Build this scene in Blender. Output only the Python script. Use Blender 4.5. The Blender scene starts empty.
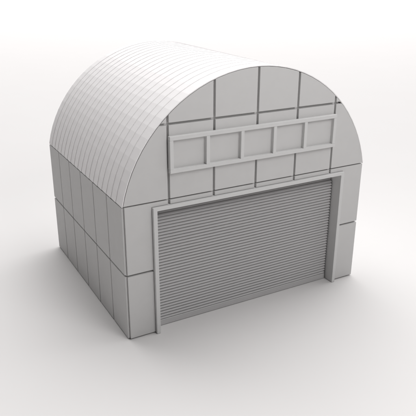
import bpy, bmesh, math
from mathutils import Vector, Matrix

S = 4.0            # metres per half-width of the hangar
sc = bpy.context.scene
C = bpy.context.collection

# ------------------------------------------------------------------ camera
cam_d = bpy.data.cameras.new("camera")
cam = bpy.data.objects.new("camera", cam_d)
C.objects.link(cam)
yaw, pitch, roll, f = 0.5063, -0.3797, 0.0040, 598.3873
fwd = Vector((math.sin(yaw)*math.cos(pitch), math.cos(yaw)*math.cos(pitch), math.sin(pitch)))
r = Vector((math.cos(yaw), -math.sin(yaw), 0))
u = r.cross(fwd)
r2 = math.cos(roll)*r + math.sin(roll)*u
u2 = -math.sin(roll)*r + math.cos(roll)*u
M = Matrix((r2, u2, -fwd)).transposed().to_4x4()
M.translation = Vector((-2.2223, -3.3205, 2.3831)) * S
cam.matrix_world = M
cam_d.sensor_width = 36.0
cam_d.lens = f / 416.0 * 36.0
cam_d.clip_start = 0.1
cam_d.clip_end = 4000
sc.camera = cam
sc.render.resolution_x = sc.render.resolution_y = 1024

# ------------------------------------------------------------------ light
sc.view_settings.view_transform = 'Standard'
sc.view_settings.look = 'None'
sc.view_settings.exposure = 0
sc.view_settings.gamma = 1
w = bpy.data.worlds.new("World"); sc.world = w; w.use_nodes = True
bg = w.node_tree.nodes["Background"]
bg.inputs[0].default_value = (1.0, 0.985, 0.98, 1)
bg.inputs[1].default_value = 0.01

def area(name, loc, target, size, power, col=(1, 1, 1)):
    d = bpy.data.lights.new(name, 'AREA'); d.shape = 'SQUARE'
    d.size = size*S; d.energy = power*S*S; d.color = col
    o = bpy.data.objects.new(name, d); C.objects.link(o)
    o.location = Vector(loc)*S
    o.rotation_euler = (Vector(target)-Vector(loc)).to_track_quat('-Z', 'Y').to_euler()
    return o
def sun(name, direction, energy, angle):
    d = bpy.data.lights.new(name, 'SUN'); d.energy = energy; d.angle = math.radians(angle)
    o = bpy.data.objects.new(name, d); C.objects.link(o)
    o.rotation_euler = Vector(direction).to_track_quat('-Z', 'Y').to_euler()
    o.location = -Vector(direction)*10*S
# studio rig: a big ceiling panel lighting the far floor, two very soft keys
# (from behind and from the right) and two fill panels above and in front of the facade
WARM = (1, 0.98, 0.978)
area("ceiling_panel", (16, 35, 23), (13, 33.5, 0), 74.0, 28500, WARM)
area("front_softbox", (1.5, -6, 6), (0, 0, 1.5), 3.0, 117, (1, 1, 1))
area("facade_softbox", (0.5, -2.6, 3.8), (0, 0, 0.9), 2.0, 41, WARM)
sun("back_key", (-0.2, -0.7, -1), 1.48, 70)
sun("right_key", (-0.8, 0, -1), 0.88, 50)

# ------------------------------------------------------------------ materials
def mat(name, col, rough=0.75, spec=0.2, var=0.03, scale=3.0, bump=0.0):
    m = bpy.data.materials.new(name); m.use_nodes = True
    nt = m.node_tree; b = nt.nodes["Principled BSDF"]
    b.inputs['Roughness'].default_value = rough
    b.inputs['Specular IOR Level'].default_value = spec
    tc = nt.nodes.new('ShaderNodeTexCoord')
    n = nt.nodes.new('ShaderNodeTexNoise'); n.inputs['Scale'].default_value = scale
    n.inputs['Detail'].default_value = 4
    nt.links.new(tc.outputs['Object'], n.inputs['Vector'])
    rp = nt.nodes.new('ShaderNodeValToRGB')
    rp.color_ramp.elements[0].position = 0.3; rp.color_ramp.elements[1].position = 0.7
    rp.color_ramp.elements[0].color = tuple(c*(1-var) for c in col)+(1,)
    rp.color_ramp.elements[1].color = tuple(c*(1+var) for c in col)+(1,)
    nt.links.new(n.outputs['Fac'], rp.inputs['Fac'])
    nt.links.new(rp.outputs['Color'], b.inputs['Base Color'])
    return m
m_wall = mat('matte_grey_wall', (0.59, 0.585, 0.58), var=0.012)
m_trim = mat('matte_grey_trim_lit', (0.635, 0.633, 0.628), var=0.012)  # wall grey made lighter, standing in for light on the frames
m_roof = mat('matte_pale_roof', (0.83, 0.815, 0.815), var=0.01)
m_door = mat('matte_grey_roller_door_shaded', (0.48, 0.473, 0.475), var=0.012)  # grey lowered to put some of the recess shade into the colour
m_floor = mat('studio_floor', (0.60, 0.59, 0.586), rough=0.85, spec=0.1, var=0.004, scale=0.3)

# ------------------------------------------------------------------ helpers
def link(name, bm, material, parent=None, bevel=0.0, smooth=False):
    bmesh.ops.remove_doubles(bm, verts=bm.verts, dist=1e-5)
    bmesh.ops.recalc_face_normals(bm, faces=bm.faces)
    if bevel:
        es = [e for e in bm.edges if len(e.link_faces) == 2 and e.calc_face_angle(0) > 0.6]
        bmesh.ops.bevel(bm, geom=es, offset=bevel, segments=2, profile=0.5, affect='EDGES', clamp_overlap=True)
    me = bpy.data.meshes.new(name)
    for v in bm.verts: v.co *= S
    bm.to_mesh(me); bm.free()
    me.materials.append(material)
    o = bpy.data.objects.new(name, me); C.objects.link(o)
    if parent: o.parent = parent
    return o

def prism_y(bm, pts, y0, y1):
    a = [bm.verts.new((x, y0, z)) for x, z in pts]
    b = [bm.verts.new((x, y1, z)) for x, z in pts]
    n = len(pts)
    bm.faces.new(a); bm.faces.new(b[::-1])
    for i in range(n):
        bm.faces.new((a[i], b[i], b[(i+1) % n], a[(i+1) % n]))

def box(bm, x0, x1, y0, y1, z0, z1):
    prism_y(bm, [(x0, z0), (x1, z0), (x1, z1), (x0, z1)], y0, y1)

# ------------------------------------------------------------------ dimensions (half-width = 1)
D = 1.72
H1, HM, ZT = 0.984, 0.492, 1.485
HA = 0.814
R = (1+HA*HA)/(2*HA); ZC = H1+HA-R
A0 = math.asin((H1-ZC)/R)
SEG = 36
SX = 0.336
def arc(rad, a0=A0, zmin=None):
    """right-to-left arc of a faceted circle"""
    return [(rad*math.cos(a0+(math.pi-2*a0)*i/SEG), ZC+rad*math.sin(a0+(math.pi-2*a0)*i/SEG)) for i in range(SEG+1)]

def clip(poly, axis, val, keep_less):
    out = []
    n = len(poly)
    for i in range(n):
        p, q = poly[i], poly[(i+1) % n]
        ip = (p[axis] <= val) if keep_less else (p[axis] >= val)
        iq = (q[axis] <= val) if keep_less else (q[axis] >= val)
        if ip: out.append(p)
        if ip != iq:
            t = (val-p[axis])/(q[axis]-p[axis])
            out.append((p[0]+t*(q[0]-p[0]), p[1]+t*(q[1]-p[1])))
    res = []
    for p in out:
        if not res or math.dist(p, res[-1]) > 1e-4: res.append(p)
    if len(res) > 1 and math.dist(res[0], res[-1]) < 1e-4: res.pop()
    return res

# ------------------------------------------------------------------ floor
bm = bmesh.new()
n = 40; L = 400
g = [[bm.verts.new(((i/n-0.5)*2*L, (j/n-0.5)*2*L, 0)) for j in range(n+1)] for i in range(n+1)]
for i in range(n):
    for j in range(n):
        bm.faces.new((g[i][j], g[i+1][j], g[i+1][j+1], g[i][j+1]))
fl = link('ground', bm, m_floor); fl['kind'] = 'structure'

# ------------------------------------------------------------------ hangar
hangar = bpy.data.objects.new('hangar', None); C.objects.link(hangar)
hangar['label'] = 'grey hangar with arched roof, closed roller door and five windows, on white ground'
hangar['category'] = 'hangar'

T = 0.013; TF = 0.022                          # cladding panel thickness
DX, DZ = 0.768, 0.925              # door opening
# wall core, notched for the door
bm = bmesh.new()
XI = 1-T
prof = [(p[0]*XI, p[1]-0.012) for p in arc(R)]
front = [(XI, 0.002)] + prof + [(-XI, 0.002), (-DX-0.002, 0.002), (-DX-0.002, DZ+0.002), (DX+0.002, DZ+0.002), (DX+0.002, 0.002)]
full = [(XI, 0.002)] + prof + [(-XI, 0.002)]
prism_y(bm, front, TF, 0.27)
prism_y(bm, full, 0.27, D-T)
link('wall', bm, m_wall, hangar)

# front and back cladding panels
GV, GT, GS, GM = 0.0085, 0.008, 0.0045, 0.007     # half seam widths
inner = R-0.0075
arch = [(0.993, 0.010), (0.993, H1-0.001), (0.993, H1)] + arc(inner)[1:-1] + [(-0.993, H1), (-0.985, H1-0.001), (-0.985, 0.010)]
xs = [-1.0, -2*SX, -SX, 0.0, SX, 2*SX, 1.0]
def cell(x0, x1, z0, z1):
    p = arch
    p = clip(p, 0, x0, False); p = clip(p, 0, x1, True)
    p = clip(p, 1, z0, False); p = clip(p, 1, z1, True)
    return p
def cladding(y0, y1, door):
    # wall-high bays beside (or across) the door opening
    cols = [(-1.1, -0.7985), (0.7985, 1.1)] if door else [(xs[i]+(GV if i else -0.1), xs[i+1]-(GV if i < 5 else -0.1)) for i in range(6)]
    for x0, x1 in cols:
        for z0, z1 in ((0, HM-GM), (HM+GM, H1-GS)):
            q = cell(x0, x1, z0, z1)
            if door and z1 > HM:
                # the panel laps round the top corner of the door frame up to the first seam
                e = 2*SX+GV
                zt = 0.9505
                if x0 < 0: q = [(-0.985, z0), (-0.7985, z0), (-0.7985, zt), (-e, zt), (-e, z1), (-0.985, z1)]
                else: q = [(0.7985, z0), (0.993, z0), (0.993, z1), (e, z1), (e, zt), (0.7985, zt)]
            yield q
    if door:
        for i in range(1, 5):
            yield cell(xs[i]+GV, xs[i+1]-GV, 0.9505, H1-GS)
    for i in range(6):
        x0 = xs[i]+(GV if i else -0.1); x1 = xs[i+1]-(GV if i < 5 else -0.1)
        if i in (0, 5):
            yield cell(x0, x1, H1+GS, ZT-GT)
            yield cell(x0, x1, ZT+GT, 9)
        else:
            yield cell(x0, x1, H1+GS, ZT-GT)
            yield cell(x0, x1, ZT+GT, 9)
for y0, y1, door in ((0.0, TF+0.001, True), (D-T-0.001, D, False)):
    for q in cladding(y0, y1, door):
        if len(q) < 3: continue
        ar = abs(sum(q[i][0]*q[(i+1) % len(q)][1]-q[(i+1) % len(q)][0]*q[i][1] for i in range(len(q))))/2
        if ar < 2e-5: continue
        bm = bmesh.new(); prism_y(bm, q, y0, y1)
        link('wall_panel', bm, m_wall, hangar, bevel=0.0015)

# side cladding panels
NP = 6; ST = (D-0.02)/NP
for s in (-1, 1):
    for i in range(NP):
        y0 = 0.010+i*ST+(0.006 if i else 0.004); y1 = 0.010+(i+1)*ST-(0.006 if i < NP-1 else 0.004)
        for z0, z1 in ((0.010, HM-0.007), (HM+0.007, H1-0.008)):
            bm = bmesh.new()
            box(bm, min(s*1.0, s*(XI-0.001)), max(s*1.0, s*(XI-0.001)), y0, y1, z0, z1)
            link('wall_panel', bm, m_wall, hangar, bevel=0.0015)

# roof: overlapping arched sheets, one band after another
NB = 19
FB = 0.117          # the front sheet is wider than the rest
bm = bmesh.new()
step = 0.0032
y_s, y_e = 0.0025, D-0.003
bw = (y_e-FB)/(NB-1)
rows = []
for k in range(NB):
    ya, yb = (FB+(k-1)*bw if k else y_s), FB+k*bw
    # every sheet rises towards the front and drops a step onto the next one
    rows.append((ya, R+0.001)); rows.append((yb, R+0.001-step))
ring = []
for y, rad in rows:
    ring.append([bm.verts.new((x, y, z)) for x, z in arc(rad)])
for a, b in zip(ring, ring[1:]):
    for i in range(SEG):
        bm.faces.new((a[i], a[i+1], b[i+1], b[i]))
ins = []
for y in (y_s, y_e):
    ins.append([bm.verts.new((x, y, z)) for x, z in arc(R-0.0045)])
for a, b in ((ring[0], ins[0]), (ins[1], ring[-1]), (ins[0], ins[1])):
    for i in range(SEG):
        bm.faces.new((a[i], b[i], b[i+1], a[i+1]))
for e in (0, SEG):
    vs = [rg[e] for rg in ring]+[ins[1][e], ins[0][e]]
    bm.faces.new(vs)
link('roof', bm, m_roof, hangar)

# window strip
wx, wz0, wz1, ft = 0.672, 1.167, 1.408, 0.025
y0, y1 = -0.030, 0.0005
bm = bmesh.new()
box(bm, -wx, wx, y0, y1, wz1-ft, wz1)
box(bm, -wx, wx, y0, y1, wz0, wz0+ft)
wf_edges = []
for s in (-1, 1):
    box(bm, min(s*wx, s*(wx-ft)), max(s*wx, s*(wx-ft)), y0+0.0005, y1, wz0+ft, wz1-ft)
wf = link('window_frame', bm, m_trim, hangar, bevel=0.0015)
inw = 2*(wx-ft); pw = (inw-4*ft)/5
for i in range(4):
    bm = bmesh.new(); xa = -(wx-ft)+(i+1)*pw+i*ft
    box(bm, xa, xa+ft, y0+0.0008, y1, wz0+ft, wz1-ft)
    link('mullion', bm, m_trim, wf, bevel=0.0015)
for i in range(5):
    bm = bmesh.new(); xa = -(wx-ft)+i*(pw+ft)
    box(bm, xa, xa+pw, -0.004, 0.0003, wz0+ft, wz1-ft)
    link('window_pane', bm, m_wall, wf)

# door frame
bm = bmesh.new()
fo, fi, ftop, fz = 0.796, DX, 0.948, DZ
yo = -0.024
prism_y(bm, [(-fo, 0.002), (-fi, 0.002), (-fi, fz), (fi, fz), (fi, 0.002), (fo, 0.002), (fo, ftop), (-fo, ftop)], yo, 0.265)
link('door_frame', bm, m_trim, hangar, bevel=0.002)

# roller door
bm = bmesh.new()
NS = 40; zb, pit = 0.046, 0.02265
yf, yk = 0.064, 0.078
ztp = zb+NS*pit
pts = []
for i in range(NS):
    z = zb+i*pit
    pts += [(yk, z+0.0001), (yk-0.002, z+pit*0.16), (yf+0.001, z+pit*0.30), (yf, z+pit*0.5), (yf+0.003, z+pit*0.8), (yk-0.003, z+pit*0.97)]
pts.append((yk, ztp))
# the curtain top is bent back to deepen the shade under the lintel
pts = [(y+0.07*max(0, (z-0.83)/0.09)**2, z) for y, z in pts]
xw = 0.7565
va = [bm.verts.new((-xw, y, z)) for y, z in pts]; vb = [bm.verts.new((xw, y, z)) for y, z in pts]
for i in range(len(pts)-1):
    bm.faces.new((va[i], vb[i], vb[i+1], va[i+1]))
rd = link('roller_door', bm, m_door, hangar)
bm = bmesh.new(); box(bm, -xw, xw, 0.062, 0.10, 0.003, 0.048)
link('bottom_rail', bm, m_door, rd, bevel=0.003)
